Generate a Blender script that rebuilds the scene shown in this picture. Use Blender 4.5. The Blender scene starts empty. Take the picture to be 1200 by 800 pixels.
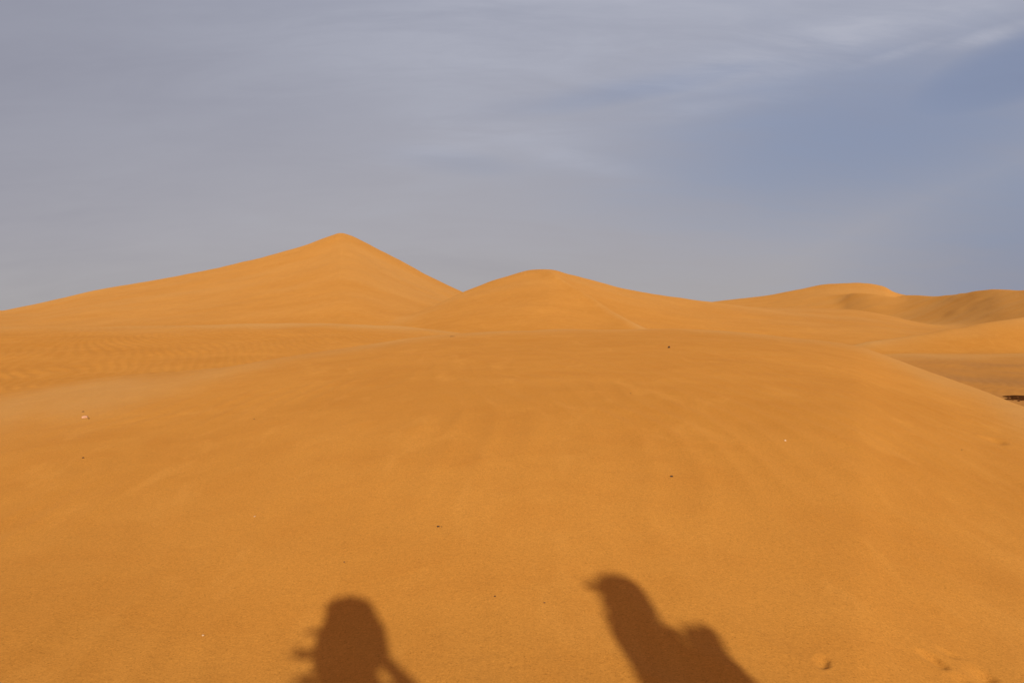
import math
import numpy as np

# ---------------------------------------------------------------- camera and sun
W, H, F = 1200.0, 800.0, 1167.0            # photo size and focal length in its pixels (35 mm on 36 mm film)
EYE = 1.52                                 # lens height over the sand at the photographer's feet
HORIZON = 370.0
PITCH = math.atan((H / 2 - HORIZON) / F)   # the lens looks slightly down
SUN_AZ = math.radians(170.8)               # clockwise from +Y: behind the photographer, a little to the right
SUN_EL = math.radians(17.0)
SUN = np.array([math.sin(SUN_AZ) * math.cos(SUN_EL), math.cos(SUN_AZ) * math.cos(SUN_EL), math.sin(SUN_EL)])

def ray(px, py):
    a, b = (px - W / 2) / F, (H / 2 - py) / F
    c, s = math.cos(PITCH), math.sin(PITCH)
    return a, c + b * s, -s + b * c

def slope_at(px, py):
    x, y, z = ray(px, py)
    return x / y, z / y

# ---------------------------------------------------------------- noise
def hash2(i, j, seed):
    n = (i * 374761393 + j * 668265263 + seed * 1442695041).astype(np.int64) & 0xffffffff
    n = ((n ^ (n >> 13)) * 1274126177) & 0xffffffff
    return ((n ^ (n >> 16)) & 0xffff) / 65535.0

def vnoise(x, y, seed=0):
    i, j = np.floor(x), np.floor(y)
    fx, fy = x - i, y - j
    i, j = i.astype(np.int64), j.astype(np.int64)
    fx = fx * fx * fx * (fx * (fx * 6 - 15) + 10); fy = fy * fy * fy * (fy * (fy * 6 - 15) + 10)
    a, b = hash2(i, j, seed), hash2(i + 1, j, seed)
    c, d = hash2(i, j + 1, seed), hash2(i + 1, j + 1, seed)
    return (a + (b - a) * fx) * (1 - fy) + (c + (d - c) * fx) * fy - 0.5

def fbm(x, y, seed=0, octaves=3):
    s, a = 0, 1.0
    for k in range(octaves):
        s = s + a * vnoise(x * 2 ** k, y * 2 ** k, seed + 17 * k); a *= 0.5
    return s

def smax(a, b, k):
    return 0.5 * (a + b + np.sqrt((a - b) ** 2 + k * k))

def sstep(a, b, x):
    t = np.clip((x - a) / (b - a), 0, 1)
    return t * t * (3 - 2 * t)

def curve(xs, ys):
    """smooth monotone cubic through the points (flat outside)"""
    xs, ys = np.array(xs, float), np.array(ys, float)
    h = np.diff(xs); d = np.diff(ys) / h
    m = np.zeros_like(ys)
    m[0], m[-1] = d[0], d[-1]
    for k in range(1, len(xs) - 1):
        if d[k - 1] * d[k] > 0:
            w1, w2 = 2 * h[k] + h[k - 1], h[k] + 2 * h[k - 1]
            m[k] = (w1 + w2) / (w1 / d[k - 1] + w2 / d[k])
    def f(q):
        q = np.clip(q, xs[0], xs[-1])
        k = np.clip(np.searchsorted(xs, q, side='right') - 1, 0, len(xs) - 2)
        t = (q - xs[k]) / h[k]
        return ((2 * t**3 - 3 * t**2 + 1) * ys[k] + (t**3 - 2 * t**2 + t) * h[k] * m[k]
                + (-2 * t**3 + 3 * t**2) * ys[k + 1] + (t**3 - t**2) * h[k] * m[k + 1])
    return f

# ---------------------------------------------------------------- the dunes
# every dune: ridge points (bearing as photo column, ridge line as photo row, distance in metres)
def ridge(pts):
    us, ys, zs = [], [], []
    for px, py, Y in pts:
        u, v = slope_at(px, py)
        us.append(u); ys.append(Y); zs.append(EYE + v * Y)
    return curve(us, ys), curve(us, zs)

DUNES = {
 'fore':  dict(pts=[(-500,640,7),(-200,552,9.5),(0,490,12.5),(100,466,14.5),(250,442,17.5),(330,425,20),(430,408,23),(520,397,25),(600,391.5,26),(700,389,27),(790,389,27),(850,392.5,26),
                    (920,399,24.5),(1000,410,22.5),(1050,426,20.5),(1100,443,18.5),(1150,462,16.5),(1200,483,14.5),(1300,525,12),(1500,610,9)]),
 'swell': dict(pts=[(-800,400,52),(-200,391,58),(0,388,60),(200,384.5,62),(380,380.5,64),(450,383,64),(500,388,63),(560,398,62),(640,420,60)], front=52, back=26, pf=1.1, pb=1.6),
 'peak':  dict(pts=[(-700,412,150),(-300,398,150),(-100,384,152),(0,368,154),(100,345,156),(200,327.5,158),(300,305,160),(350,292,160),(388,278.5,160),(399,275,160),(410,277.5,160),
                    (450,298,161),(500,324,162),(540,343,164),(590,366,166),(640,388,168),(700,405,170)], front=95, back=48, pf=1.25, pb=1.2),
 'mid':   dict(pts=[(430,392,92),(480,376,96),(540,346,106),(590,328,110),(625,319.5,111),(645,318.5,111),(670,324,111),(740,342,112),(800,352.5,114),(850,359,116),(900,366,118),(980,378,120),(1060,395,120)],
               front=66, back=40, pf=1.35, pb=1.2),
 'spur':  dict(pts=[(585,420,116),(610,345,112),(640,320.5,106),(662,332,99),(690,350.5,91),(712,364,85),(735,378,79),(765,396,74),(800,430,70)], front=17, back=17, pf=1.0, pb=1.0),
 'tail':  dict(pts=[(700,372,128),(780,358,130),(850,361,132),(920,361.5,134),(1000,364,134),(1040,371,132),(1080,382,130),(1130,396,128)], front=80, back=36, pf=1.15, pb=1.3),
 'crescent': dict(pts=[(915,364,276),(935,358,270),(950,354,264),(966,350,257),(985,346.5,248),(1000,344,239),(1015,344,231),(1040,347.5,222),(1070,352,216),(1110,358,212)], front=44, back=40, pf=1.1, pb=1.2),
 'far':   dict(pts=[(760,372,290),(820,357,288),(860,350.5,286),(900,345.5,284),(950,337,280),(975,333.5,280),(1005,332.5,280),(1035,336,280),(1052,343,282),(1080,350,284),(1150,366,286)], front=90, back=50, pf=1.2, pb=1.2),
 'saddle': dict(pts=[(990,384,250),(1015,365,242),(1040,351,232),(1062,346.5,222),(1100,347,200),(1130,344,182),(1150,341,172),(1168,339,164),(1200,340,152),(1280,334,130),(1400,340,120),(1700,380,120)], front=62, back=56, pf=1.2, pb=1.2),
 'near':  dict(pts=[(960,420,70),(1000,407,71),(1020,402,71.5),(1040,399.5,72),(1080,393,73),(1120,385,74),(1160,378,75),(1200,372,76),(1280,362,78),(1380,366,80),(1600,400,82)], front=17, back=30, pf=1.2, pb=1.2),
}
for d in DUNES.values():
    d['Y'], d['Z'] = ridge(d['pts'])
NAMES = list(DUNES)

# footprints in the slope by the photographer, given where they lie: (x, y, length, width, heading, depth)
PRINTS = [(1.267, 4.05, 0.085, 0.036, 0.40, 0.011), (1.827, 4.288, 0.085, 0.045, -0.35, 0.017), (1.943, 4.41, 0.045, 0.055, 1.1, 0.008), (2.00, 4.20, 0.12, 0.065, 0.30, 0.019), (1.88, 4.14, 0.06, 0.05, 0.9, 0.008), (5.22, 10.75, 0.24, 0.13, 0.3, 0.030)]

# coarse pale grains the wind leaves along the ridges: reach before and behind the ridge in metres, and how much
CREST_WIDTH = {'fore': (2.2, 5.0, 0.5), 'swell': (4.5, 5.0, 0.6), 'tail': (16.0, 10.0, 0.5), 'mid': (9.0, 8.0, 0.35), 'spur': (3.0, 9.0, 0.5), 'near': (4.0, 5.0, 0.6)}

def base_level(x, y):
    r = np.hypot(x, y)
    b = -1.35 + 0.35 * fbm(x / 31, y / 31, 5, 2) * sstep(10, 40, r)
    b = b - 0.9 * sstep(28, 58, r) * sstep(8, 15, x) * (1 - sstep(75, 110, r)) * np.where(y > 0, 1, 0)   # the hollow beyond the slope falls away
    # a desert of low dunes beyond and behind
    wild = sstep(330, 520, r) + sstep(math.radians(52), math.radians(85), np.abs(np.arctan2(x, y))) * sstep(25, 90, r)
    return b + np.clip(wild, 0, 1) * (9 * np.abs(fbm(x / 160, y / 210, 9, 3)) - 1.0)

def parts(x, y):
    """height of every dune over the ground point, and of the floor between them"""
    th = np.arctan2(x, y); r = np.hypot(x, y)
    lim = math.radians(52)
    tc = np.clip(th, -lim, lim)
    # wavering of the ridges in plan
    warp = 0.004 * fbm(x / 9 + 3, y / 9, 21, 2) * sstep(8, 25, r)
    u = np.tan(tc) + warp
    Y = r * np.cos(tc)
    side = 1 - sstep(math.radians(50), math.radians(80), np.abs(th))
    zb = base_level(x, y)
    out = {}
    for n, d in DUNES.items():
        Yc, Zc = d['Y'](u), d['Z'](u)
        if n == 'fore':
            t = np.clip(Y / Yc, 0, 1)
            z = Zc * t * (2 - t)
            s = np.maximum(Y - Yc, 0)
            R = 5.0 + 12 * sstep(-0.12, -0.36, u)
            z = z - 0.16 * np.exp(-((Y - 4.0) / 3.0) ** 2)     # a slight foot to the slope
            z = z - (0.34 - 0.10 * sstep(-0.12, -0.36, u)) * (np.sqrt(s * s + R * R) - R)
            out[n] = z
            continue
        s = Y - Yc
        rc = 0.012 * Yc                                    # rounding of the ridge
        tf = np.clip((np.sqrt(s * s + rc * rc) - rc) / d['front'], 0, 1)
        tb = np.clip((np.sqrt(s * s + rc * rc) - rc) / d['back'], 0, 1)
        p = np.where(s < 0, (1 - tf) ** d['pf'], (1 - tb) ** d['pb'])
        hgt = Zc - zb
        out[n] = zb - 0.6 + (hgt + 0.6) * p * side + 0.0
    return out, zb, th, r, side

def height(x, y, want_owner=False):
    x = np.asarray(x, float); y = np.asarray(y, float)
    out, zb, th, r, side = parts(x, y)
    k = 0.006 * np.clip(r, 5, 150) + 0.03
    z = zb
    for n in NAMES:
        if n == 'fore':
            continue
        z = smax(z, out[n], k)
    # the slope the photographer stands on, rising gently behind her
    back = 0.34 * (np.sqrt(np.minimum(y + 0.15, 0) ** 2 + 0.04) - 0.2)
    back = np.minimum(back, 0.55 + 0.25 * np.tanh((back - 0.55) / 0.5))
    near = out['fore'] * sstep(0.0, 2.5, np.where(np.abs(th) < 1.5, y, 0)) if False else out['fore']
    front = sstep(-0.6, 2.0, y)
    near = near * front + back * (1 - front) * (1 - sstep(14, 40, r)) + (1 - front) * sstep(14, 40, r) * zb
    near = near + (0.46 * sstep(0.8, 3.4, -x) + 0.20 * sstep(1.2, 3.2, x)) * np.exp(-((y - 2.6) / 2.5) ** 2)     # shoulders of the slope's foot
    kk = np.clip(0.02 + 0.05 * (r - 8), 0.02, 0.9)
    z = smax(z, near, kk)
    owner = crest = coarse = None
    if want_owner:
        stack = np.stack([near if n == 'fore' else out[n] for n in NAMES] + [zb + 0.02])
        owner = np.argmax(stack, axis=0)
        tc = np.clip(th, -0.9, 0.9); u = np.tan(tc); Y = r * np.cos(tc)
        crest = np.zeros_like(x)
        coarse = sstep(9, 13, x) * sstep(24, 29, y) * (1 - sstep(50, 62, y)) * np.clip(0.75 + 0.9 * fbm(x / 3.1, y / 5.5, 81, 3), 0, 1)
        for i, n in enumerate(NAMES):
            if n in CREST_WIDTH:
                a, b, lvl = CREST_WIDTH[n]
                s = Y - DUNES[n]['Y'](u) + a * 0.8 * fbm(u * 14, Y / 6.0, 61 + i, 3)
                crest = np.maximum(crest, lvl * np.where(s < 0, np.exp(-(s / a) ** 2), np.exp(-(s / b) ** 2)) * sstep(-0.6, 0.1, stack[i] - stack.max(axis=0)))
        crest = np.maximum(crest, 0.34 * sstep(60, 130, r))  # distance haze put into the sand colour: farther sand is paler
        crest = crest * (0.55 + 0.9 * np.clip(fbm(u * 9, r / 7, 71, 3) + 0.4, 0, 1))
    # swells, wind ripples, grains
    z = z + 0.085 * fbm(x / 2.4, y / 4.6, 31, 2) * sstep(2.5, 9, r) * (0.25 + 0.75 * sstep(9, 30, r))
    z = z + 0.5 * fbm(x / 23, y / 31, 33, 2) * sstep(45, 110, r)
    z = z + 0.010 * fbm(x / 0.55, y / 0.9, 35, 2) * (1 - sstep(20, 40, r))
    q = x + 0.16 * y + 0.9 * fbm(x / 2.2, y / 5.0, 41, 2) + 0.10 * fbm(x / 0.5, y / 1.1, 45, 1)
    amp = 0.0068 * (0.35 + 1.3 * np.clip(vnoise(x / 1.9, y / 3.1, 47) + 0.35, 0, 1))
    left = np.maximum(sstep(-2, -9, x) * sstep(16, 24, r), 0.35 * sstep(8, 12, x) * sstep(22, 30, r))
    rip = np.sin(q * 2 * math.pi / 0.34)
    rip2 = np.sin((x * 0.92 + np.where(x < 0, 0.36, -0.43) * y + 1.6 * fbm(x / 5, y / 9, 43, 2)) * 2 * math.pi / 0.44)
    z = z + amp * (rip + 0.35 * rip * rip) * (1 - sstep(10, 22, r)) + (0.0125 * left) * rip2 * (1 - sstep(50, 75, r)) * (0.5 + np.clip(vnoise(x / 4, y / 6, 49) + 0.4, 0, 1))
    for (fx, fy, L, Wd, a, dep) in PRINTS:
        m = (np.abs(x - fx) < 0.6) & (np.abs(y - fy) < 0.6)
        if not m.any():
            continue
        dx, dy = x[m] - fx, y[m] - fy
        ca, sa = math.cos(a), math.sin(a)
        p, s = (dx * sa + dy * ca) / L, (dx * ca - dy * sa) / Wd
        rr = np.sqrt(p * p + s * s) + 0.10 * vnoise(dx * 30, dy * 30, 51)
        z[m] = z[m] - dep * (1 - sstep(0.2, 1.25, rr)) * (1 + 0.5 * np.tanh(2 * s)) + 0.08 * dep * np.exp(-((rr - 1.3) / 0.3) ** 2)
    if want_owner:
        return z, owner, crest, coarse
    return z

def hit(px, py, far=400.0):
    """where a sight line meets the sand"""
    a, b, c = ray(px, py)
    t = np.geomspace(1.0, far, 6000)
    g = height(a * t, b * t) - (EYE + c * t)
    i = np.argmax(g > 0)
    if g[i] <= 0:
        return None
    t0, t1 = t[i - 1], t[i]
    for _ in range(40):
        tm = 0.5 * (t0 + t1)
        if (height(np.array([a * tm]), np.array([b * tm])) - (EYE + c * tm))[0] > 0: t1 = tm
        else: t0 = tm
    return np.array([a * t1, b * t1, EYE + c * t1])
# ---------------------------------------------------------------- colours and levels
SAND_A, SAND_B, SAND_C = (0.545, 0.236, 0.039), (0.61, 0.273, 0.049), (0.50, 0.195, 0.028)
SAND_CREST_HAZE, SAND_STREAK, SAND_FLOOR = (0.60, 0.325, 0.102), (0.66, 0.305, 0.060), (0.42, 0.200, 0.056)
SUN_POWER, SKY_STRENGTH, EXPOSURE = 2.55, 0.10, 0.5
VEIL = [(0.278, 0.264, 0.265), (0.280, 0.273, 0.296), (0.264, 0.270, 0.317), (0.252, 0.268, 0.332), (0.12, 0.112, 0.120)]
CLEAR, CLEAR_MIX = (0.154, 0.180, 0.272), 0.90
CLOUD = (0.318, 0.328, 0.385)
FILL_GLOW = (0.60, 0.17, 0.02)
GRAVEL = (18.6, 30.9)

import bpy, bmesh, random
from mathutils import Vector, Matrix, Euler
random.seed(7)
scene = bpy.context.scene
col = scene.collection

# ================================================================= materials
def new_mat(name):
    m = bpy.data.materials.new(name); m.use_nodes = True
    nt = m.node_tree
    return m, nt, nt.nodes, nt.links, nt.nodes['Principled BSDF']

def noise_node(nt, vec, scale, detail=3.0, rough=0.55, dist=0.0):
    n = nt.nodes.new('ShaderNodeTexNoise')
    n.inputs['Scale'].default_value = scale; n.inputs['Detail'].default_value = detail
    n.inputs['Roughness'].default_value = rough; n.inputs['Distortion'].default_value = dist
    nt.links.new(vec, n.inputs['Vector'])
    return n.outputs['Fac']

def ramp(nt, fac, stops):
    r = nt.nodes.new('ShaderNodeValToRGB')
    el = r.color_ramp.elements
    while len(el) < len(stops): el.new(0.5)
    for e, (p, c) in zip(el, stops):
        e.position = p; e.color = (c[0], c[1], c[2], 1)
    nt.links.new(fac, r.inputs['Fac'])
    return r.outputs['Color']

def mix(nt, fac, a, b, kind='MIX'):
    m = nt.nodes.new('ShaderNodeMix'); m.data_type = 'RGBA'; m.blend_type = kind
    ins = {'f': m.inputs[0], 'a': m.inputs[6], 'b': m.inputs[7]}
    for k, v in (('f', fac), ('a', a), ('b', b)):
        if isinstance(v, (int, float)): ins[k].default_value = v
        elif isinstance(v, tuple): ins[k].default_value = (*v, 1) if len(v) == 3 else v
        else: nt.links.new(v, ins[k])
    return m.outputs[2]

def math_node(nt, op, a, b=None, c=None, clamp=False):
    m = nt.nodes.new('ShaderNodeMath'); m.operation = op; m.use_clamp = clamp
    for k, v in enumerate((a, b, c)):
        if v is None: continue
        if isinstance(v, (int, float)): m.inputs[k].default_value = v
        else: nt.links.new(v, m.inputs[k])
    return m.outputs[0]

def smooth_ramp(nt, v, a, b):
    m = nt.nodes.new('ShaderNodeMapRange'); m.interpolation_type = 'SMOOTHSTEP'
    m.inputs['From Min'].default_value = a; m.inputs['From Max'].default_value = b
    nt.links.new(v, m.inputs['Value']); return m.outputs[0]

def sand_material():
    m, nt, N, L, bsdf = new_mat('sand')
    tc = N.new('ShaderNodeTexCoord'); P = tc.outputs['Object']
    broad = noise_node(nt, P, 0.21, 4, 0.6, 0.4)
    patch = noise_node(nt, P, 1.3, 4, 0.6, 0.6)
    base = ramp(nt, broad, [(0.30, SAND_A), (0.70, SAND_B)])
    base = mix(nt, math_node(nt, 'MULTIPLY', ramp(nt, patch, [(0.42, (0, 0, 0)), (0.75, (1, 1, 1))]), 0.35), base, SAND_C)
    mp = N.new('ShaderNodeMapping'); mp.inputs['Rotation'].default_value = (0, 0, math.radians(-10)); mp.inputs['Scale'].default_value = (2.6, 0.75, 1)
    L.new(P, mp.inputs[0])
    st = noise_node(nt, mp.outputs[0], 1.0, 5, 0.6, 0.7)
    base = mix(nt, math_node(nt, 'MULTIPLY', smooth_ramp(nt, st, 0.52, 0.72), 0.4), base, SAND_STREAK)
    at = N.new('ShaderNodeAttribute'); at.attribute_name = 'pale_grains_haze'
    base = mix(nt, at.outputs['Fac'], base, SAND_CREST_HAZE)
    at2 = N.new('ShaderNodeAttribute'); at2.attribute_name = 'coarse_grains'
    base = mix(nt, math_node(nt, 'MULTIPLY', at2.outputs['Fac'], 0.8), base, SAND_FLOOR)
    grain = noise_node(nt, P, 46.0, 6, 0.95)
    speck = noise_node(nt, P, 110.0, 2, 0.8)
    g = ramp(nt, grain, [(0.30, (0.62, 0.60, 0.56)), (0.5, (1, 1, 1)), (0.70, (1.30, 1.32, 1.38))])
    base = mix(nt, 0.55, base, g, 'MULTIPLY')
    s = ramp(nt, speck, [(0.26, (0.55, 0.52, 0.48)), (0.44, (1, 1, 1)), (0.58, (1, 1, 1)), (0.78, (1.35, 1.38, 1.45))])
    base = mix(nt, 0.9, base, s, 'MULTIPLY')
    L.new(base, bsdf.inputs['Base Color'])
    bsdf.inputs['Roughness'].default_value = 1.0
    bsdf.inputs['Diffuse Roughness'].default_value = 0.42
    bsdf.inputs['Specular IOR Level'].default_value = 0.08
    b1 = N.new('ShaderNodeBump'); b1.inputs['Strength'].default_value = 0.55; b1.inputs['Distance'].default_value = 0.003
    L.new(noise_node(nt, P, 70.0, 6, 0.8), b1.inputs['Height'])
    b2 = N.new('ShaderNodeBump'); b2.inputs['Strength'].default_value = 0.3; b2.inputs['Distance'].default_value = 0.03
    L.new(noise_node(nt, P, 2.4, 4, 0.6, 0.5), b2.inputs['Height']); L.new(b1.outputs[0], b2.inputs['Normal'])
    L.new(b2.outputs[0], bsdf.inputs['Normal'])
    return m

def plain(name, c, rough=0.8, scale=40.0, var=0.25, bump=0.002, metallic=0.0, spec=0.3):
    m, nt, N, L, bsdf = new_mat(name)
    tc = N.new('ShaderNodeTexCoord')
    f = noise_node(nt, tc.outputs['Object'], scale, 4, 0.6)
    lo = tuple(v * (1 - var) for v in c); hi = tuple(min(1, v * (1 + var)) for v in c)
    L.new(ramp(nt, f, [(0.3, lo), (0.7, hi)]), bsdf.inputs['Base Color'])
    bsdf.inputs['Roughness'].default_value = rough; bsdf.inputs['Metallic'].default_value = metallic
    bsdf.inputs['Specular IOR Level'].default_value = spec
    b = N.new('ShaderNodeBump'); b.inputs['Distance'].default_value = bump; b.inputs['Strength'].default_value = 0.5
    L.new(f, b.inputs['Height']); L.new(b.outputs[0], bsdf.inputs['Normal'])
    return m

M = {
 'sand': sand_material(),
 'dark_stone': plain('dark_stone', (0.075, 0.040, 0.020), 0.85, 120),
 'brown_stone': plain('brown_stone', (0.19, 0.095, 0.035), 0.85, 120),
 'pale_stone': plain('pale_stone', (0.70, 0.50, 0.30), 0.8, 120, 0.15),
 'pink_stone': plain('pink_stone', (0.60, 0.33, 0.19), 0.8, 90, 0.35),
 'gravel': plain('gravel', (0.13, 0.050, 0.015), 1.0, 9, 0.5, 0.01, 0.0, 0.0),
 'skin': plain('skin', (0.50, 0.29, 0.19), 0.5, 60, 0.10),
 'hair': plain('hair', (0.035, 0.02, 0.012), 0.45, 160, 0.5),
 'cotton': plain('cotton', (0.55, 0.52, 0.46), 0.9, 200, 0.12),
 'denim': plain('denim', (0.05, 0.075, 0.14), 0.9, 300, 0.3),
 'khaki': plain('khaki', (0.30, 0.23, 0.13), 0.9, 250, 0.15),
 'teal': plain('teal', (0.05, 0.16, 0.20), 0.9, 200, 0.15),
 'canvas': plain('canvas', (0.07, 0.08, 0.06), 0.85, 220, 0.25),
 'scarf': plain('scarf', (0.42, 0.36, 0.27), 0.95, 70, 0.4, 0.006),
 'leather': plain('leather', (0.11, 0.055, 0.03), 0.6, 130, 0.3),
 'black_plastic': plain('black_plastic', (0.02, 0.02, 0.022), 0.45, 300, 0.2, 0.0004),
 'steel': plain('steel', (0.5, 0.5, 0.52), 0.3, 200, 0.1, 0.0003, 0.9),
 'glass': plain('glass', (0.01, 0.012, 0.02), 0.05, 20, 0.1, 0.0, 0.0, 0.6),
 'eye': plain('eye', (0.05, 0.03, 0.02), 0.2, 30, 0.2, 0.0),
}

# ================================================================= helpers
def tag(o, label=None, cat=None, group=None, kind=None):
    if label: o['label'] = label
    if cat: o['category'] = cat
    if group: o['group'] = group
    if kind: o['kind'] = kind
    return o

def link(name, me, mat, parent=None):
    o = bpy.data.objects.new(name, me); col.objects.link(o)
    if mat: me.materials.append(mat)
    if parent: o.parent = parent
    return o

# ================================================================= the ground: one sheet of sand, a dune an object
def build_ground():
    fine = math.radians(33.5)
    th = np.concatenate([np.linspace(-math.pi, -fine, 150)[:-1], np.linspace(-fine, fine, 740), np.linspace(fine, math.pi, 150)[1:]])
    r = [0.0, 0.12]
    while r[-1] < 2600:
        q = r[-1]
        r.append(q * (1.09 if q < 2.8 else 1.0032 if q < 5.5 else 1.0055 if q < 420 else 1.03))
    r = np.array(r)
    T, Rr = np.meshgrid(th, r)
    X, Yv = Rr * np.sin(T), Rr * np.cos(T)
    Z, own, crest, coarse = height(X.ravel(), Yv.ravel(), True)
    Z = Z.reshape(X.shape); own = own.reshape(X.shape)
    Z[0, :] = Z[1, :].mean() * 0 + height(np.array([0.0]), np.array([0.0]))[0]
    Z[:, -1] = Z[:, 0]                                     # the sheet closes behind the photographer
    P = np.stack([X, Yv, Z], -1)
    dr = np.gradient(P, axis=0); dt = np.gradient(P, axis=1)
    dt[:, 0] = dt[:, -1] = P[:, 1] - P[:, -2]
    Nn = np.cross(dt, dr)
    Nn[0, :] = (0, 0, 1)
    Nn /= np.linalg.norm(Nn, axis=-1, keepdims=True) + 1e-12
    Nn[Nn[..., 2] < 0] *= -1
    nr, nt_ = X.shape
    I = np.arange(nr * nt_).reshape(nr, nt_)
    quads = np.stack([I[:-1, :-1], I[:-1, 1:], I[1:, 1:], I[1:, :-1]], -1).reshape(-1, 4)
    fo = own[:-1, :-1].reshape(-1)
    flatP, flatN = P.reshape(-1, 3), Nn.reshape(-1, 3)
    for k, n in enumerate(NAMES + ['floor']):
        if n == 'spur': continue
        q = quads[(fo == k) | ((n == 'mid') & (fo == NAMES.index('spur')))]
        if not len(q): continue
        ids, inv = np.unique(q, return_inverse=True)
        inv = inv.reshape(q.shape)
        me = bpy.data.meshes.new('sand_dune' if n != 'floor' else 'desert_ground')
        me.vertices.add(len(ids)); me.vertices.foreach_set('co', flatP[ids].ravel())
        me.loops.add(inv.size); me.loops.foreach_set('vertex_index', inv.ravel())
        me.polygons.add(len(q))
        me.polygons.foreach_set('loop_start', np.arange(0, inv.size, 4))
        me.polygons.foreach_set('loop_total', np.full(len(q), 4))
        me.update(calc_edges=True)
        me.polygons.foreach_set('use_smooth', np.ones(len(q), bool))
        me.normals_split_custom_set_from_vertices(flatN[ids].tolist())
        me.attributes.new('pale_grains_haze', 'FLOAT', 'POINT').data.foreach_set('value', crest[ids].astype(np.float32))
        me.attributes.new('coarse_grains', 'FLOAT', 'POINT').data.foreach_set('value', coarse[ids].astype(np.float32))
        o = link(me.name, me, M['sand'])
        tag(o, DUNE_LABELS[n], 'ground' if n == 'floor' else 'sand dune', None if n == 'floor' else 'sand dunes of the desert', 'structure')

DUNE_LABELS = {
 'fore': 'broad smooth orange dune slope with two human shadows across its foot',
 'swell': 'low rippled dune with a level crest between the near slope and the tallest dune',
 'peak': 'tallest dune, pointed like a pyramid against the grey sky',
 'mid': 'rounded second peak dune just to the right of the tallest dune',
 'tail': 'flat low dune stretching rightwards from the foot of the rounded second peak',
 'crescent': 'small distant dune with a dark steep face below the flat far summit',
 'far': 'most distant broad flat topped dune on the skyline right of the rounded peak',
 'saddle': 'distant dune at the right skyline with a wide dusky hollow in its face',
 'near': 'bright dune rising at the right edge behind the near slope',
 'floor': 'low sand ground between and beyond the dunes',
}
build_ground()

# ================================================================= small things lying on the sand
def hit_px(px, py):
    h = hit(px, py)
    return h

def ground_normal(x, y, e=0.05):
    gx = (height(np.array([x + e]), np.array([y])) - height(np.array([x - e]), np.array([y])))[0] / (2 * e)
    gy = (height(np.array([x]), np.array([y + e])) - height(np.array([x]), np.array([y - e])))[0] / (2 * e)
    return Vector((-gx, -gy, 1)).normalized()

def rock_mesh(name, sx, sy, sz, seed, rough=0.28, sub=3):
    bm = bmesh.new(); bmesh.ops.create_icosphere(bm, subdivisions=sub, radius=1)
    rng = random.Random(seed)
    planes = [(Vector((rng.gauss(0, 1), rng.gauss(0, 1), rng.gauss(0, 1))).normalized(), rng.uniform(0.6, 0.95)) for _ in range(11)]
    for v in bm.verts:
        for n, d in planes:
            over = v.co.dot(n) - d
            if over > 0: v.co -= n * over * 0.85
        v.co *= 1 + rough * 0.3 * math.sin(3.1 * v.co.x + seed) * math.sin(2.7 * v.co.y + 2 * seed)
        v.co = Vector((v.co.x * sx, v.co.y * sy, v.co.z * sz))
    me = bpy.data.meshes.new(name); bm.to_mesh(me); bm.free()
    return me

def stone(px, py, size, flat, mat, name, label, cat, group, seed):
    p = hit_px(px, py)
    d = float(np.linalg.norm(p - np.array([0, 0, EYE])))
    w = 0.78 * size * d / F / 2                                    # half width from its width in the photo
    me = rock_mesh(name, w, w * 0.8, w * flat, seed)
    o = link(name, me, M[mat])
    n = ground_normal(p[0], p[1])
    o.rotation_euler = (n.to_track_quat('Z', 'Y').to_matrix() @ Matrix.Rotation(seed * 1.3, 3, 'Z')).to_euler()
    o.location = Vector(p) + n * w * flat * 0.45
    return tag(o, label, cat, group)

G1, G2 = 'dark pebbles scattered on the near slope', 'pale chips scattered on the near slope'
stone(784, 407.5, 4.6, 0.8, 'dark_stone', 'pebble', 'dark pebble high on the slope, alone just below the crest of the near dune', 'pebble', G1, 1)
stone(787, 558.5, 4.2, 0.75, 'dark_stone', 'pebble', 'black pebble halfway up the slope above the capped shadow, straight below the crest pebble', 'pebble', G1, 2)
stone(513.5, 617, 4.4, 0.6, 'dark_stone', 'pebble', 'black flat pebble on bare sand above and right of the long-haired shadow', 'pebble', G1, 3)
stone(517.8, 617, 2.4, 0.6, 'brown_stone', 'pebble', 'tiny brown pebble touching the right side of the black flat pebble', 'pebble', G1, 4)
stone(97.5, 536.5, 4.0, 0.5, 'dark_stone', 'pebble', 'dark pebble on the left slope straight below the pinkish stone', 'pebble', G1, 5)
stone(97.5, 482.5, 4.2, 0.4, 'brown_stone', 'pebble', 'brown flat pebble just above the pinkish stone on the left slope', 'pebble', G1, 6)
stone(403.5, 658.5, 3.0, 0.7, 'brown_stone', 'pebble', 'small brown pebble just above the head of the long-haired shadow', 'pebble', G1, 7)
stone(580, 698.5, 3.0, 0.7, 'dark_stone', 'pebble', 'tiny dark pebble midway between the two human shadows', 'pebble', G1, 8)
stone(638, 706, 3.6, 0.6, 'brown_stone', 'pebble', 'brown pebble left of the capped shadow near its cap brim', 'pebble', G1, 9)
stone(298, 491, 2.6, 0.5, 'brown_stone', 'pebble', 'faint brown pebble on the slope far right of the pinkish stone', 'pebble', G1, 10)
stone(739, 461, 2.2, 0.6, 'brown_stone', 'pebble', 'speck of a brown pebble on the slope below the crest pebble and left of it', 'pebble', G1, 11)
stone(1127, 527, 2.6, 0.5, 'brown_stone', 'pebble', 'faint brown pebble near the right end of the near slope', 'pebble', G1, 12)
stone(920, 516.5, 3.6, 0.8, 'pale_stone', 'stone_chip', 'small white chip on the slope right of centre', 'stone chip', G2, 13)
stone(298.5, 605, 3.8, 0.4, 'pale_stone', 'stone_chip', 'white sliver lying flat on the left slope above the long-haired shadow', 'stone chip', G2, 14)
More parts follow.
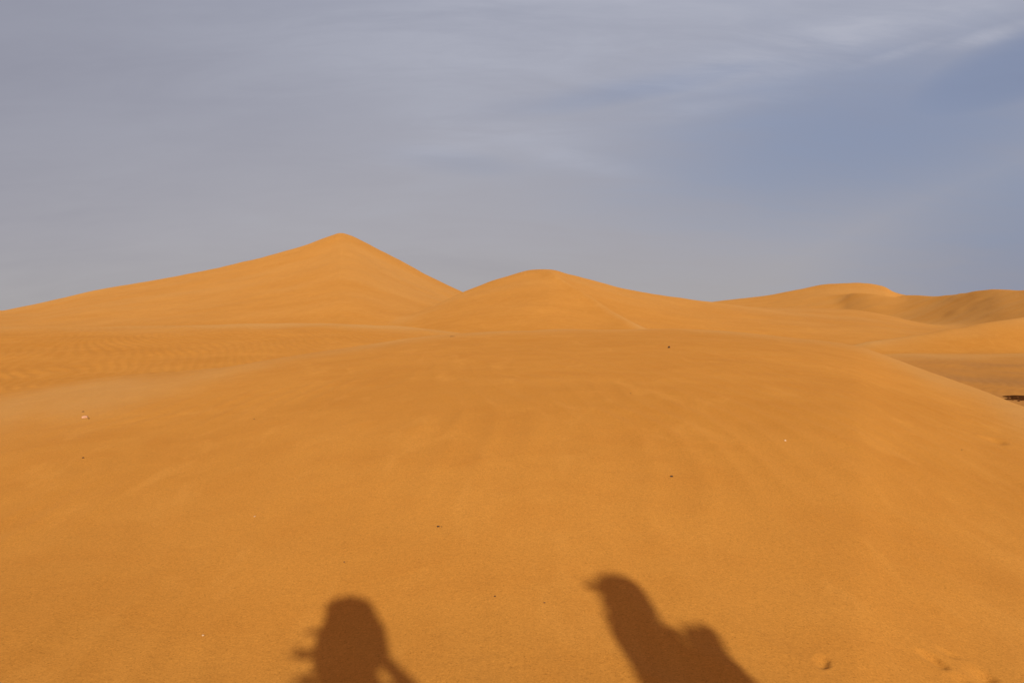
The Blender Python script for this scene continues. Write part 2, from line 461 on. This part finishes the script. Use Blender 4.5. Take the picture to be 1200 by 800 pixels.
stone(238, 744.5, 3.2, 0.8, 'pale_stone', 'stone_chip', 'white chip low on the sand left of the long-haired shadow', 'stone chip', G2, 15)
stone(99.5, 489.5, 8.5, 0.55, 'pink_stone', 'stone', 'pinkish pale stone lying on the left slope, the largest stone there', 'stone', None, 16)
stone(104, 490.5, 2.6, 0.7, 'dark_stone', 'pebble', 'tiny dark pebble pressed against the right end of the pinkish stone', 'pebble', G1, 17)

def twig(px, py, length):
    p = hit_px(px, py); d = float(np.linalg.norm(p)); Lw = length * d / F
    bm = bmesh.new()
    pts = [Vector((-.5, 0, 0)), Vector((-.2, .04, .035)), Vector((.1, -.03, .05)), Vector((.35, .03, .03)), Vector((.5, .1, .06))]
    prev = None
    for k, q in enumerate(pts):
        rad = 0.055 * (1 - 0.12 * k)
        ring = [bm.verts.new((q * Lw) + Vector((0, math.cos(a), math.sin(a) * .8)) * rad * Lw) for a in np.linspace(0, 2 * math.pi, 9)[:-1]]
        if prev:
            for a in range(8): bm.faces.new((prev[a], prev[(a + 1) % 8], ring[(a + 1) % 8], ring[a]))
        else: bm.faces.new(ring[::-1])
        prev = ring
    bm.faces.new(prev)
    me = bpy.data.meshes.new('twig'); bm.to_mesh(me); bm.free()
    o = link('twig', me, M['dark_stone'])
    o.location = Vector(p) + Vector((0, 0, 0.05 * Lw))
    tag(o, 'short dark twig on the crest of the near dune below the gap between both peaks', 'twig')
twig(530, 394.5, 5.5)

# dark gravel in the hollow beyond the near slope
def gravel():
    bm = bmesh.new()
    cx, cy = GRAVEL
    nr_, na = 16, 64
    rings = []
    for i in range(nr_ + 1):
        f = i / nr_
        ring = []
        for a in range(na):
            an = 2 * math.pi * a / na
            rad = 1 + 0.22 * math.sin(3 * an + 1) + 0.12 * math.sin(7 * an) + 0.06 * math.sin(13 * an + 2)
            ring.append((cx + f * rad * 2.9 * math.cos(an), cy + f * rad * 3.2 * math.sin(an), f))
        rings.append(ring)
    fl = [q for r_ in rings for q in r_]
    zz = height(np.array([q[0] for q in fl]), np.array([q[1] for q in fl]))
    vs = [bm.verts.new((q[0], q[1], z + 0.03 - 0.05 * q[2] ** 6)) for q, z in zip(fl, zz)]
    for i in range(nr_):
        for a in range(na):
            b = (a + 1) % na
            if i == 0:
                if a == 0:
                    pass
            bm.faces.new((vs[i * na + a], vs[(i + 1) * na + a], vs[(i + 1) * na + b], vs[i * na + b]))
    bmesh.ops.remove_doubles(bm, verts=bm.verts, dist=1e-5)
    rng = random.Random(3)
    src = [rock_mesh('gravel_stone', 1, .8, .6, s, sub=1) for s in range(5)]
    n = 520
    xs = []; 
    for k in range(n):
        an = rng.uniform(0, 2 * math.pi); f = min(0.98, abs(rng.gauss(0, 0.5))) if k > 200 else rng.random() ** .5
        xs.append((cx + f * 2.9 * math.cos(an), cy + f * 3.0 * math.sin(an) + (abs(rng.gauss(0, 0.5)) if k > 440 else 0)))
    zz = height(np.array([q[0] for q in xs]), np.array([q[1] for q in xs]))
    for (x, y), z in zip(xs, zz):
        s = rng.uniform(0.015, 0.05)
        tmp = src[rng.randrange(5)]
        off = len(bm.verts)
        rot = Matrix.Rotation(rng.uniform(0, 6.28), 3, 'Z')
        nv = [bm.verts.new(rot @ (v.co * s) + Vector((x, y, z + 0.4 * s))) for v in tmp.vertices]
        for p in tmp.polygons: bm.faces.new([nv[i] for i in p.vertices])
    for t in src: bpy.data.meshes.remove(t)
    me = bpy.data.meshes.new('gravel'); bm.to_mesh(me); bm.free()
    o = link('gravel', me, M['gravel'])
    tag(o, 'dark brown gravel in the hollow at the right edge behind the near slope', 'gravel', None, 'stuff')
gravel()

# ================================================================= the two people whose shadows fall on the slope
def cone_part(bm, p0, r0, p1, r1):
    p0, p1 = Vector(p0), Vector(p1)
    for p, r in ((p0, r0), (p1, r1)):
        bmesh.ops.create_icosphere(bm, subdivisions=3, radius=r, matrix=Matrix.Translation(p))
    d = p1 - p0
    if d.length > 1e-4:
        q = d.to_track_quat('Z', 'Y').to_matrix().to_4x4()
        bmesh.ops.create_cone(bm, cap_ends=True, segments=24, radius1=r0, radius2=r1, depth=d.length, matrix=Matrix.Translation((p0 + p1) / 2) @ q)

def ball_part(bm, c, rad, rot=(0, 0, 0)):
    m = Matrix.Translation(Vector(c)) @ Euler(rot).to_matrix().to_4x4() @ Matrix.Diagonal((*rad, 1))
    bmesh.ops.create_icosphere(bm, subdivisions=4, radius=1, matrix=m)

def solid(name, shapes, mat, parent=None, voxel=0.007, smooth=6, cut=None):
    """one continuous skin grown over overlapping limbs and masses"""
    bm = bmesh.new()
    for s in shapes:
        if s[0] == 'c': cone_part(bm, *s[1:])
        elif s[0] == 'p':                                     # a chain of joints with a radius each
            for (a, ra), (b, rb) in zip(s[1][:-1], s[1][1:]): cone_part(bm, a, ra, b, rb)
        else: ball_part(bm, *s[1:])
    me = bpy.data.meshes.new(name + '_raw'); bm.to_mesh(me); bm.free()
    o = bpy.data.objects.new(name, me); col.objects.link(o)
    r = o.modifiers.new('r', 'REMESH'); r.mode = 'VOXEL'; r.voxel_size = voxel; r.use_smooth_shade = True
    if smooth:
        s = o.modifiers.new('s', 'SMOOTH'); s.factor = 0.5; s.iterations = smooth
    dg = bpy.context.evaluated_depsgraph_get()
    out = bpy.data.meshes.new_from_object(o.evaluated_get(dg))
    out.name = name
    o.modifiers.clear(); o.data = out; bpy.data.meshes.remove(me)
    out.materials.clear(); out.materials.append(M[mat])
    for p in out.polygons: p.use_smooth = True
    if parent: o.parent = parent
    return o

def hand_shapes(wrist, knuckles, curl, across, size=1.0, thumb=1):
    """palm from the wrist to the knuckles, four bent fingers of unequal length, a thumb from the side of the palm"""
    w, k = Vector(wrist), Vector(knuckles); across = Vector(across).normalized(); curl = Vector(curl).normalized()
    fwd = (k - w).normalized()
    out = []
    for i, (o, ln) in enumerate(((-.030, .068), (-.010, .078), (.010, .073), (.029, .056))):
        base = k + across * o * size
        out.append(('c', w + across * o * 0.55 * size, .013 * size, base, .011 * size))
        a = base + (fwd * .75 + curl * .65) * ln * .45 * size
        b = a + (fwd * .1 + curl * 1.0) * ln * .33 * size
        c = b + (-fwd * .55 + curl * .8) * ln * .25 * size
        out.append(('p', [(base, .0092 * size), (a, .0085 * size), (b, .008 * size), (c, .0068 * size)]))
    t0 = w + across * -.022 * thumb * size + fwd * .018 * size
    t1 = t0 + (across * -.030 * thumb + fwd * .026 + curl * .012) * size
    t2 = t1 + (across * -.004 * thumb + fwd * .026 + curl * .022) * size
    out.append(('p', [(t0, .014 * size), (t1, .0105 * size), (t2, .0085 * size)]))
    return out

def gz(x, y): return float(height(np.array([x]), np.array([y]))[0])

# ---- the photographer: long loose hair, both hands on a small camera held before her face
def photographer():
    cx, cy = 0.035, -0.27
    gl, gr = gz(cx - .12, cy), gz(cx + .12, cy)
    sh = 1.325
    L_el, R_el = (-.105, -.20, 1.12), (.400, -.24, 1.19)
    L_w, R_w = (-.075, -.075, 1.435), (.095, -.075, 1.440)
    body = [
      ('e', (cx, -.225, 1.600), (.074, .092, .108)), ('e', (cx, -.205, 1.555), (.060, .085, .072)),          # skull, jaw
      ('c', (cx, -.117, 1.590), .013, (cx, -.106, 1.565), .016), ('c', (cx - .018, -.130, 1.533), .012, (cx + .018, -.130, 1.533), .012),   # nose, lips
      ('e', (cx - .076, -.225, 1.585), (.010, .018, .030)), ('e', (cx + .076, -.225, 1.585), (.010, .018, .030)),
      ('c', (cx, -.245, 1.50), .050, (cx, -.265, 1.38), .055),
      ('e', (cx, -.27, 1.26), (.160, .095, .16)), ('e', (cx, -.27, 1.10), (.130, .085, .15)), ('e', (cx, -.27, .93), (.165, .11, .13)),
      ('p', [((cx - .155, -.27, sh - .025), .052), (L_el, .041), (L_w, .026)]),
      ('p', [((cx + .155, -.27, sh - .025), .052), (R_el, .041), (R_w, .026)]),
      ('p', [((cx - .085, cy, .90), .086), ((cx - .10, cy + .02, .49), .056), ((cx - .115, cy, gl + .09), .038)]),
      ('p', [((cx + .085, cy, .90), .086), ((cx + .10, cy + .02, .49), .056), ((cx + .115, cy, gr + .09), .038)]),
      ('p', [((cx - .115, cy - .04, gl + .042), .036), ((cx - .125, cy + .11, gl + .030), .030), ((cx - .13, cy + .16, gl + .024), .022)]),
      ('p', [((cx + .115, cy - .04, gr + .042), .036), ((cx + .125, cy + .11, gr + .030), .030), ((cx + .13, cy + .16, gr + .024), .022)]),
    ]
    body += hand_shapes(L_w, (-.070, -.060, 1.505), (.75, .25, .3), (-.1, 1, 0), .92, 1)
    body += hand_shapes(R_w, (.074, -.060, 1.508), (-.75, .25, .3), (.1, 1, 0), .92, 1)
    p = solid('person', body, 'skin', None, 0.0055, 4)
    tag(p, 'standing photographer with loose blowing hair, blue trousers and both hands raised to a camera', 'person')
    hair = [('e', (cx - .034, -.262, 1.624), (.088, .096, .099)), ('e', (cx + .034, -.262, 1.624), (.088, .096, .099)), ('e', (cx, -.285, 1.54), (.118, .075, .10))]
    rng = random.Random(11)
    for s in (-1, 1):
        for k in range(9):
            y0 = -.20 - .016 * k
            top = (cx + s * .070, y0, 1.63); mid = (cx + s * (.118 + rng.uniform(-.008, .008)), y0 - .012, 1.545 + rng.uniform(-.01, .01))
            end = (cx + s * (.138 + rng.uniform(-.012, .016)), y0 - .02, 1.455 + rng.uniform(-.02, .02))
            hair.append(('p', [(top, .032), (mid, .026), (end, .012)]))
    for k in range(11):
        x0 = cx + (-.105 + .021 * k)
        hair.append(('p', [((x0 * .8, -.32, 1.60), .030), ((x0, -.345, 1.49), .024), ((x0 * 1.05, -.35, 1.40 + rng.uniform(-.02, .02)), .011)]))
    for k in range(14):
        a0 = rng.uniform(-1.2, 1.2); bx = cx + .10 * math.sin(a0); bz = 1.628 + .090 * math.cos(a0)
        hair.append(('p', [((bx, -.27, bz), .022), ((bx + .020 * math.sin(a0) + rng.uniform(-.012, .012), -.28, bz + .016 * math.cos(a0) + rng.uniform(-.006, .010)), .009)]))
    for (a, b, c, r) in (((-.06, -.29, 1.575), (-.13, -.285, 1.565), (-.18, -.27, 1.548), .010), ((-.07, -.29, 1.50), (-.15, -.285, 1.465), (-.225, -.26, 1.480), .016),
                         ((-.055, -.31, 1.42), (-.13, -.30, 1.388), (-.200, -.28, 1.372), .015)):
        for j in range(4):
            o = Vector((rng.uniform(-.014, .014), rng.uniform(-.02, .02), rng.uniform(-.008, .008)))
            hair.append(('p', [(a, r), (Vector(b) + o, r * .62), (Vector(c) + o * 1.6, r * .25)]))
    h = solid('hair', hair, 'hair', p, 0.005, 3)
    top = [('e', (cx, -.27, 1.27), (.172, .107, .150)), ('e', (cx, -.27, 1.10), (.145, .100, .17)), ('e', (cx, -.27, .95), (.176, .120, .10)),
           ('c', (cx - .155, -.27, sh - .025), .062, (cx - .155 + .35 * (L_el[0] - cx + .155), -.245, sh - .105), .058),
           ('c', (cx + .155, -.27, sh - .025), .062, (cx + .155 + .35 * (R_el[0] - cx - .155), -.26, sh - .085), .058)]
    solid('shirt', top, 'cotton', p, 0.006, 4)
    tr = [('e', (cx, -.27, .91), (.174, .120, .11))]
    for s, g in ((-1, gl), (1, gr)):
        tr.append(('p', [((cx + s * .085, cy, .90), .097), ((cx + s * .10, cy + .02, .49), .072), ((cx + s * .115, cy - .005, g + .11), .062)]))
    solid('trousers', tr, 'denim', p, 0.007, 4)
    for s, g in ((-1, gl), (1, gr)):
        solid('shoe', [('p', [((cx + s * .115, cy - .045, g + .045), .044), ((cx + s * .125, cy + .10, g + .036), .040), ((cx + s * .13, cy + .165, g + .030), .030)])], 'leather', p, 0.006, 3)
        e = solid('eye', [('e', (cx + s * .031, -.140, 1.606), (.012, .009, .008))], 'eye', p, 0.002, 1)
    return p
photographer()

def box(bm, c, s, bev=0.0):
    r = bmesh.ops.create_cube(bm, size=1, matrix=Matrix.Translation(Vector(c)) @ Matrix.Diagonal((*s, 1)))
    if bev:
        vs = set(r['verts'])
        bmesh.ops.bevel(bm, geom=[e for e in bm.edges if e.verts[0] in vs and e.verts[1] in vs], offset=bev, segments=3, affect='EDGES', profile=0.5)

def mesh_obj(name, bm, mat, parent=None, smooth=False):
    me = bpy.data.meshes.new(name); bm.to_mesh(me); bm.free()
    if smooth:
        for p in me.polygons: p.use_smooth = True
    return link(name, me, M[mat], parent)

def cyl(bm, p0, p1, r0, r1=None, seg=32):
    p0, p1 = Vector(p0), Vector(p1); d = p1 - p0
    bmesh.ops.create_cone(bm, cap_ends=True, segments=seg, radius1=r0, radius2=r0 if r1 is None else r1, depth=d.length,
                          matrix=Matrix.Translation((p0 + p1) / 2) @ d.to_track_quat('Z', 'Y').to_matrix().to_4x4())

# ---- the camera she holds (the picture is taken through its lens)
def pocket_camera():
    root = bpy.data.objects.new('pocket_camera', None); col.objects.link(root)
    root.location = (0, -0.05, EYE)
    tag(root, 'small black and steel camera in the hands of the long-haired photographer', 'camera')
    bm = bmesh.new(); box(bm, (0, -.012, -.004), (.098, .024, .060), .005); mesh_obj('body', bm, 'black_plastic', root)
    bm = bmesh.new(); cyl(bm, (0, 0.001, 0), (0, .016, 0), .024); cyl(bm, (0, .016, 0), (0, .028, 0), .020); mesh_obj('lens_barrel', bm, 'steel', root)
    bm = bmesh.new(); cyl(bm, (0, .0275, 0), (0, .0295, 0), .014); mesh_obj('lens', bm, 'glass', root)
    bm = bmesh.new(); box(bm, (-.008, -.0255, -.006), (.064, .003, .046), .001); mesh_obj('screen', bm, 'glass', root)
    bm = bmesh.new(); cyl(bm, (.032, -.012, .0265), (.032, -.012, .031), .006); mesh_obj('shutter_button', bm, 'steel', root)
pocket_camera()

# ---- the companion: seen from the side, cap, scarf round the neck, backpack
def companion():
    cx, cy, shift = 1.34, -0.90, 0.120
    g = gz(cx + shift, cy)
    f = lambda d: cx - d                                     # metres in front of the body axis (facing -X)
    body = [
      ('e', (1.318, cy, 1.925), (.098, .076, .112)), ('e', (1.272, cy, 1.870), (.072, .060, .066)),
      ('c', (1.216, cy, 1.915), .013, (1.204, cy, 1.888), .016), ('c', (1.218, cy - .02, 1.853), .012, (1.218, cy + .02, 1.853), .012),
      ('e', (1.325, cy - .078, 1.905), (.018, .010, .032)), ('e', (1.325, cy + .078, 1.905), (.018, .010, .032)),
      ('c', (1.31, cy, 1.84), .060, (1.325, cy, 1.70), .066),
      ('e', (1.30, cy, 1.53), (.125, .190, .19)), ('e', (1.31, cy, 1.33), (.110, .155, .17)), ('e', (1.335, cy, 1.13), (.115, .165, .13)),
    ]
    for s in (-1, 1):
        gs = gz(cx + shift, cy + s * .13)
        el = (1.335, cy + s * .285, 1.36); wr = (1.17, cy + s * .235, 1.19)
        body += [('p', [((1.32, cy + s * .185, 1.655), .060), (el, .044), (wr, .028)]),
                 ('p', [((1.335, cy + s * .09, 1.12), .092), ((1.31, cy + s * .11, .66), .060), ((1.35, cy + s * .125, gs + .09), .042)]),
                 ('p', [((1.39, cy + s * .125, gs + .042), .037), ((1.24, cy + s * .135, gs + .030), .034), ((1.17, cy + s * .14, gs + .026), .026)])]
        body += hand_shapes(wr, (1.10, cy + s * .19, 1.155), (-.3, -s * .6, -.55), (0, .5, -.9 * s), 1.0, -s)
    p = solid('person', body, 'skin', None, 0.0065, 4)
    tag(p, 'tall standing person in a cap and neck scarf seen side on, thumbs forward, carrying a backpack', 'person')
    p['label'] = 'tall standing person side on to the slope in a cap and neck scarf with backpack'
    sc = [('e', (1.285, cy, 1.765), (.115, .100, .060), (0, .12, 0)), ('e', (1.265, cy, 1.81), (.105, .085, .045), (0, .2, 0)), ('e', (1.29, cy, 1.71), (.135, .125, .055)),
          ('c', (1.20, cy, 1.76), .054, (1.168, cy + .01, 1.56), .054), ('c', (1.215, cy - .05, 1.73), .045, (1.185, cy - .05, 1.54), .034), ('e', (1.345, cy, 1.78), (.05, .07, .05))]
    solid('scarf', sc, 'scarf', p, 0.006, 4)
    cap = [('e', (1.328, cy, 1.965), (.108, .088, .080), (0, .10, 0)), ('e', (1.335, cy, 1.935), (.104, .086, .062), (0, .05, 0))]
    c = solid('cap', cap, 'khaki', p, 0.005, 3)
    solid('cap_brim', [('e', (1.222, cy, 1.974), (.060, .068, .012), (0, .16, 0)), ('e', (1.25, cy, 1.968), (.05, .074, .010), (0, .20, 0))], 'khaki', c, 0.0035, 2)
    solid('hair', [('e', (1.338, cy, 1.900), (.092, .080, .075)), ('e', (1.36, cy, 1.86), (.062, .068, .06))], 'hair', p, 0.006, 3)
    sh = [('e', (1.302, cy, 1.54), (.140, .202, .185)), ('e', (1.31, cy, 1.33), (.128, .172, .19)), ('e', (1.335, cy, 1.15), (.130, .182, .10))]
    tr = [('e', (1.335, cy, 1.10), (.128, .176, .11))]
    for s in (-1, 1):
        gs = gz(cx + shift, cy + s * .13)
        el = (1.335, cy + s * .285, 1.36)
        sh.append(('p', [((1.32, cy + s * .185, 1.655), .070), (el, .058), ((1.27, cy + s * .265, 1.29), .050)]))
        tr.append(('p', [((1.335, cy + s * .09, 1.12), .106), ((1.31, cy + s * .11, .66), .078), ((1.345, cy + s * .125, gs + .12), .068)]))
        solid('shoe', [('p', [((1.395, cy + s * .125, gs + .048), .047), ((1.25, cy + s * .135, gs + .040), .044), ((1.165, cy + s * .14, gs + .034), .034)])], 'leather', p, 0.006, 3)
        solid('eye', [('e', (1.232, cy + s * .030, 1.930), (.009, .012, .008))], 'eye', p, 0.002, 1)
    solid('shirt', sh, 'teal', p, 0.007, 4)
    solid('trousers', tr, 'khaki', p, 0.007, 4)
    p.location.x = shift
    # backpack: carried, so a thing of its own
    b = bpy.data.objects.new('backpack', None); col.objects.link(b)
    b.location = (1.50 + shift + 0.01, cy, 1.25)
    tag(b, 'dark green canvas backpack on the back of the tall person in a cap', 'backpack')
    def loc(shapes):
        out = []
        o = Vector((1.50, cy, 1.25))
        for s in shapes:
            if s[0] == 'c': out.append(('c', Vector(s[1]) - o, s[2], Vector(s[3]) - o, s[4]))
            elif s[0] == 'p': out.append(('p', [(Vector(q) - o, r) for q, r in s[1]]))
            else: out.append(('e', Vector(s[1]) - o, *s[2:]))
        return out
    solid('bag', loc([('e', (1.495, cy, 1.60), (.066, .125, .12)), ('e', (1.505, cy, 1.45), (.080, .150, .17)), ('e', (1.510, cy, 1.33), (.090, .155, .14))]), 'canvas', b, 0.008, 4)
    solid('lid', loc([('p', [((1.425, cy - .07, 1.645), .050), ((1.425, cy + .07, 1.645), .050)]), ('p', [((1.478, cy - .09, 1.712), .050), ((1.478, cy + .09, 1.712), .050)]), ('p', [((1.542, cy - .09, 1.722), .046), ((1.542, cy + .09, 1.722), .046)])]), 'canvas', b, 0.007, 3)
    solid('pocket', loc([('e', (1.585, cy, 1.40), (.040, .10, .10))]), 'canvas', b, 0.006, 2)
    for s in (-1, 1):
        solid('shoulder_strap', loc([('p', [((1.455, cy + s * .09, 1.68), .018), ((1.38, cy + s * .115, 1.735), .018), ((1.28, cy + s * .115, 1.715), .018), ((1.175, cy + s * .115, 1.62), .018), ((1.165, cy + s * .13, 1.50), .016), ((1.24, cy + s * .185, 1.40), .012), ((1.42, cy + s * .17, 1.32), .012)])]), 'canvas', b, 0.006, 2)
companion()

# ================================================================= camera
cd = bpy.data.cameras.new('camera'); cam = bpy.data.objects.new('camera', cd); col.objects.link(cam)
cam.location = (0, 0, EYE)
cam.rotation_euler = (math.pi / 2 - PITCH, 0, 0)
cd.sensor_width = 36; cd.lens = 36 * F / W
cd.clip_start = 0.02; cd.clip_end = 6000
scene.camera = cam

# ================================================================= sun and sky
sd = bpy.data.lights.new('sun', 'SUN'); so = bpy.data.objects.new('sun', sd); col.objects.link(so)
sd.energy = SUN_POWER; sd.angle = math.radians(0.65); sd.color = (1.0, 0.95, 0.82)
so.rotation_euler = Vector((float(SUN[0]), float(SUN[1]), float(SUN[2]))).to_track_quat('Z', 'Y').to_euler()
so.location = (4, -20, 8)

world = bpy.data.worlds.new('World'); scene.world = world; world.use_nodes = True
nt = world.node_tree; N, L = nt.nodes, nt.links
bg = N['Background']; bg.inputs['Strength'].default_value = SKY_STRENGTH
sky = N.new('ShaderNodeTexSky'); sky.sky_type = 'NISHITA'; sky.sun_disc = False
sky.sun_elevation = SUN_EL; sky.sun_rotation = SUN_AZ
sky.air_density = 1.0; sky.dust_density = 2.5; sky.ozone_density = 1.5
tc = N.new('ShaderNodeTexCoord')
sep = N.new('ShaderNodeSeparateXYZ'); L.new(tc.outputs['Generated'], sep.inputs[0])
zc = math_node(nt, 'MAXIMUM', sep.outputs[2], 0.0)
den = math_node(nt, 'ADD', zc, 0.34)
cxn = math_node(nt, 'DIVIDE', sep.outputs[0], den); cyn = math_node(nt, 'DIVIDE', sep.outputs[1], den)
comb = N.new('ShaderNodeCombineXYZ'); L.new(cxn, comb.inputs[0]); L.new(cyn, comb.inputs[1])
def cloud_layer(rot, scl, scale, detail, dist, rough=0.6):
    mp = N.new('ShaderNodeMapping'); mp.inputs['Rotation'].default_value = (0, 0, math.radians(rot)); mp.inputs['Scale'].default_value = scl
    L.new(comb.outputs[0], mp.inputs[0])
    return noise_node(nt, mp.outputs[0], scale, detail, rough, dist)
def smooth(v, a, b):
    m = N.new('ShaderNodeMapRange'); m.interpolation_type = 'SMOOTHSTEP'
    m.inputs['From Min'].default_value = a; m.inputs['From Max'].default_value = b
    L.new(v, m.inputs['Value']); return m.outputs[0]
def spot(px, py, rx, ry, tilt=0.0):
    """a soft patch of the sky round a bearing and height, as an angle in the sky"""
    u0, v0 = slope_at(px, py)
    az0, el0 = math.atan(u0), math.atan(v0 * math.cos(math.atan(u0)))
    az = math_node(nt, 'ARCTAN2', sep.outputs[0], sep.outputs[1])
    el = math_node(nt, 'ARCSINE', sep.outputs[2])
    da = math_node(nt, 'SUBTRACT', az, az0); de = math_node(nt, 'SUBTRACT', el, el0)
    c, s = math.cos(tilt), math.sin(tilt)
    p = math_node(nt, 'ADD', math_node(nt, 'MULTIPLY', da, c / rx), math_node(nt, 'MULTIPLY', de, s / rx))
    q = math_node(nt, 'SUBTRACT', math_node(nt, 'MULTIPLY', de, c / ry), math_node(nt, 'MULTIPLY', da, s / ry))
    d2 = math_node(nt, 'ADD', math_node(nt, 'MULTIPLY', p, p), math_node(nt, 'MULTIPLY', q, q))
    return math_node(nt, 'POWER', 2.718, math_node(nt, 'MULTIPLY', d2, -1.0))
K = 1.0 / SKY_STRENGTH
sc3 = lambda c: tuple(v * K for v in c)
# dusty veil: warmer and paler near the ground, cooler above
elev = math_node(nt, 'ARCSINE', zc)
veil = ramp(nt, math_node(nt, 'DIVIDE', elev, 0.5), [(0.0, VEIL[0]), (0.15, VEIL[1]), (0.40, VEIL[2]), (0.66, VEIL[3]), (1.0, VEIL[4])])  # top stop lies above the view, darkened and warmed to redden the shadows
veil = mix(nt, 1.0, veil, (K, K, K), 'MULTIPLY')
clear = mix(nt, CLEAR_MIX, sky.outputs[0], sc3(CLEAR))
n1 = cloud_layer(-14, (0.8, 1.6, 1), 1.6, 5, 0.5)
n2 = cloud_layer(-18, (0.8, 2.2, 1), 3.6, 6, 0.8, 0.55)
n3 = cloud_layer(-16, (0.7, 2.6, 1), 8.0, 10, 1.6, 0.68)
opening = math_node(nt, 'MULTIPLY', spot(1040, 150, 0.30, 0.105, 0.10), 0.80)
opening = math_node(nt, 'MAXIMUM', opening, math_node(nt, 'MULTIPLY', spot(1190, 85, 0.15, 0.040, 0.25), 1.15))
opening = math_node(nt, 'MAXIMUM', opening, math_node(nt, 'MULTIPLY', spot(790, 98, 0.19, 0.017, 0.14), 0.62))
opening = math_node(nt, 'MAXIMUM', opening, math_node(nt, 'MULTIPLY', spot(1260, 270, 0.22, 0.13, 0.0), 0.75))
opening = math_node(nt, 'MAXIMUM', opening, math_node(nt, 'MULTIPLY', spot(540, 190, 0.10, 0.016, -0.1), 0.35))
wob = math_node(nt, 'ADD', math_node(nt, 'MULTIPLY', math_node(nt, 'SUBTRACT', n2, 0.5), 0.30), math_node(nt, 'MULTIPLY', math_node(nt, 'SUBTRACT', n1, 0.5), 0.5))
open_f = smooth(math_node(nt, 'ADD', opening, wob), 0.0, 1.0)
sky_c = mix(nt, math_node(nt, 'MULTIPLY', open_f, 0.95), veil, clear)
duller = spot(-40, 40, 0.34, 0.16, 0.2)
sky_c = mix(nt, math_node(nt, 'MULTIPLY', duller, 0.6), sky_c, sc3((0.178, 0.182, 0.228)))
# brighter high cloud and thin torn wisps
bank = math_node(nt, 'MULTIPLY', spot(720, 15, 0.34, 0.070, 0.08), 0.75)
for px, py, rx, ry, tilt, lv in ((960, 45, 0.20, 0.028, 0.14, 1.0), (585, 150, 0.10, 0.024, -0.12, 0.55), (660, 183, 0.07, 0.013, -0.25, 0.5), (520, 175, 0.07, 0.014, 0.1, 0.5),
                                 (1165, 40, 0.05, 0.007, 0.15, 1.0), (1060, 60, 0.06, 0.006, 0.20, 0.8), (820, 128, 0.10, 0.010, 0.10, 0.45), (1100, 12, 0.12, 0.02, 0.1, 0.8)):
    bank = math_node(nt, 'MAXIMUM', bank, math_node(nt, 'MULTIPLY', spot(px, py, rx, ry, tilt), lv))
streak = smooth(math_node(nt, 'ADD', math_node(nt, 'MULTIPLY', n2, 0.6), math_node(nt, 'MULTIPLY', n3, 0.4)), 0.34, 0.66)
bright = math_node(nt, 'MULTIPLY', bank, math_node(nt, 'ADD', 0.25, math_node(nt, 'MULTIPLY', streak, 0.75)))
sky_c = mix(nt, math_node(nt, 'MULTIPLY', bright, 0.8, clamp=True), sky_c, sc3(CLOUD))
# faint mottling of the veil everywhere
mott = ramp(nt, math_node(nt, 'ADD', math_node(nt, 'MULTIPLY', n1, 0.6), math_node(nt, 'MULTIPLY', n2, 0.4)), [(0.3, (0.945, 0.945, 0.955)), (0.7, (1.055, 1.055, 1.045))])
sky_c = mix(nt, 1.0, sky_c, mott, 'MULTIPLY')
# dusty aureole behind the photographer, unseen, its red raised to tint the shadows
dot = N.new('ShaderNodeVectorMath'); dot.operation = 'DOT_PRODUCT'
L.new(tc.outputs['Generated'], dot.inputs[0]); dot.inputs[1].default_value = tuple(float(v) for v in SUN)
fill_glow = math_node(nt, 'POWER', math_node(nt, 'MAXIMUM', dot.outputs['Value'], 0.0), 5.0)
sky_c = mix(nt, fill_glow, sky_c, sc3(FILL_GLOW), 'ADD')
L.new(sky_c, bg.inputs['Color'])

vs = scene.view_settings
scene.display_settings.display_device = 'sRGB'
vs.view_transform = 'Standard'; vs.look = 'None'; vs.gamma = 1.0; vs.use_curve_mapping = False
vs.exposure = EXPOSURE
scene.cycles.max_bounces = 6; scene.cycles.diffuse_bounces = 4
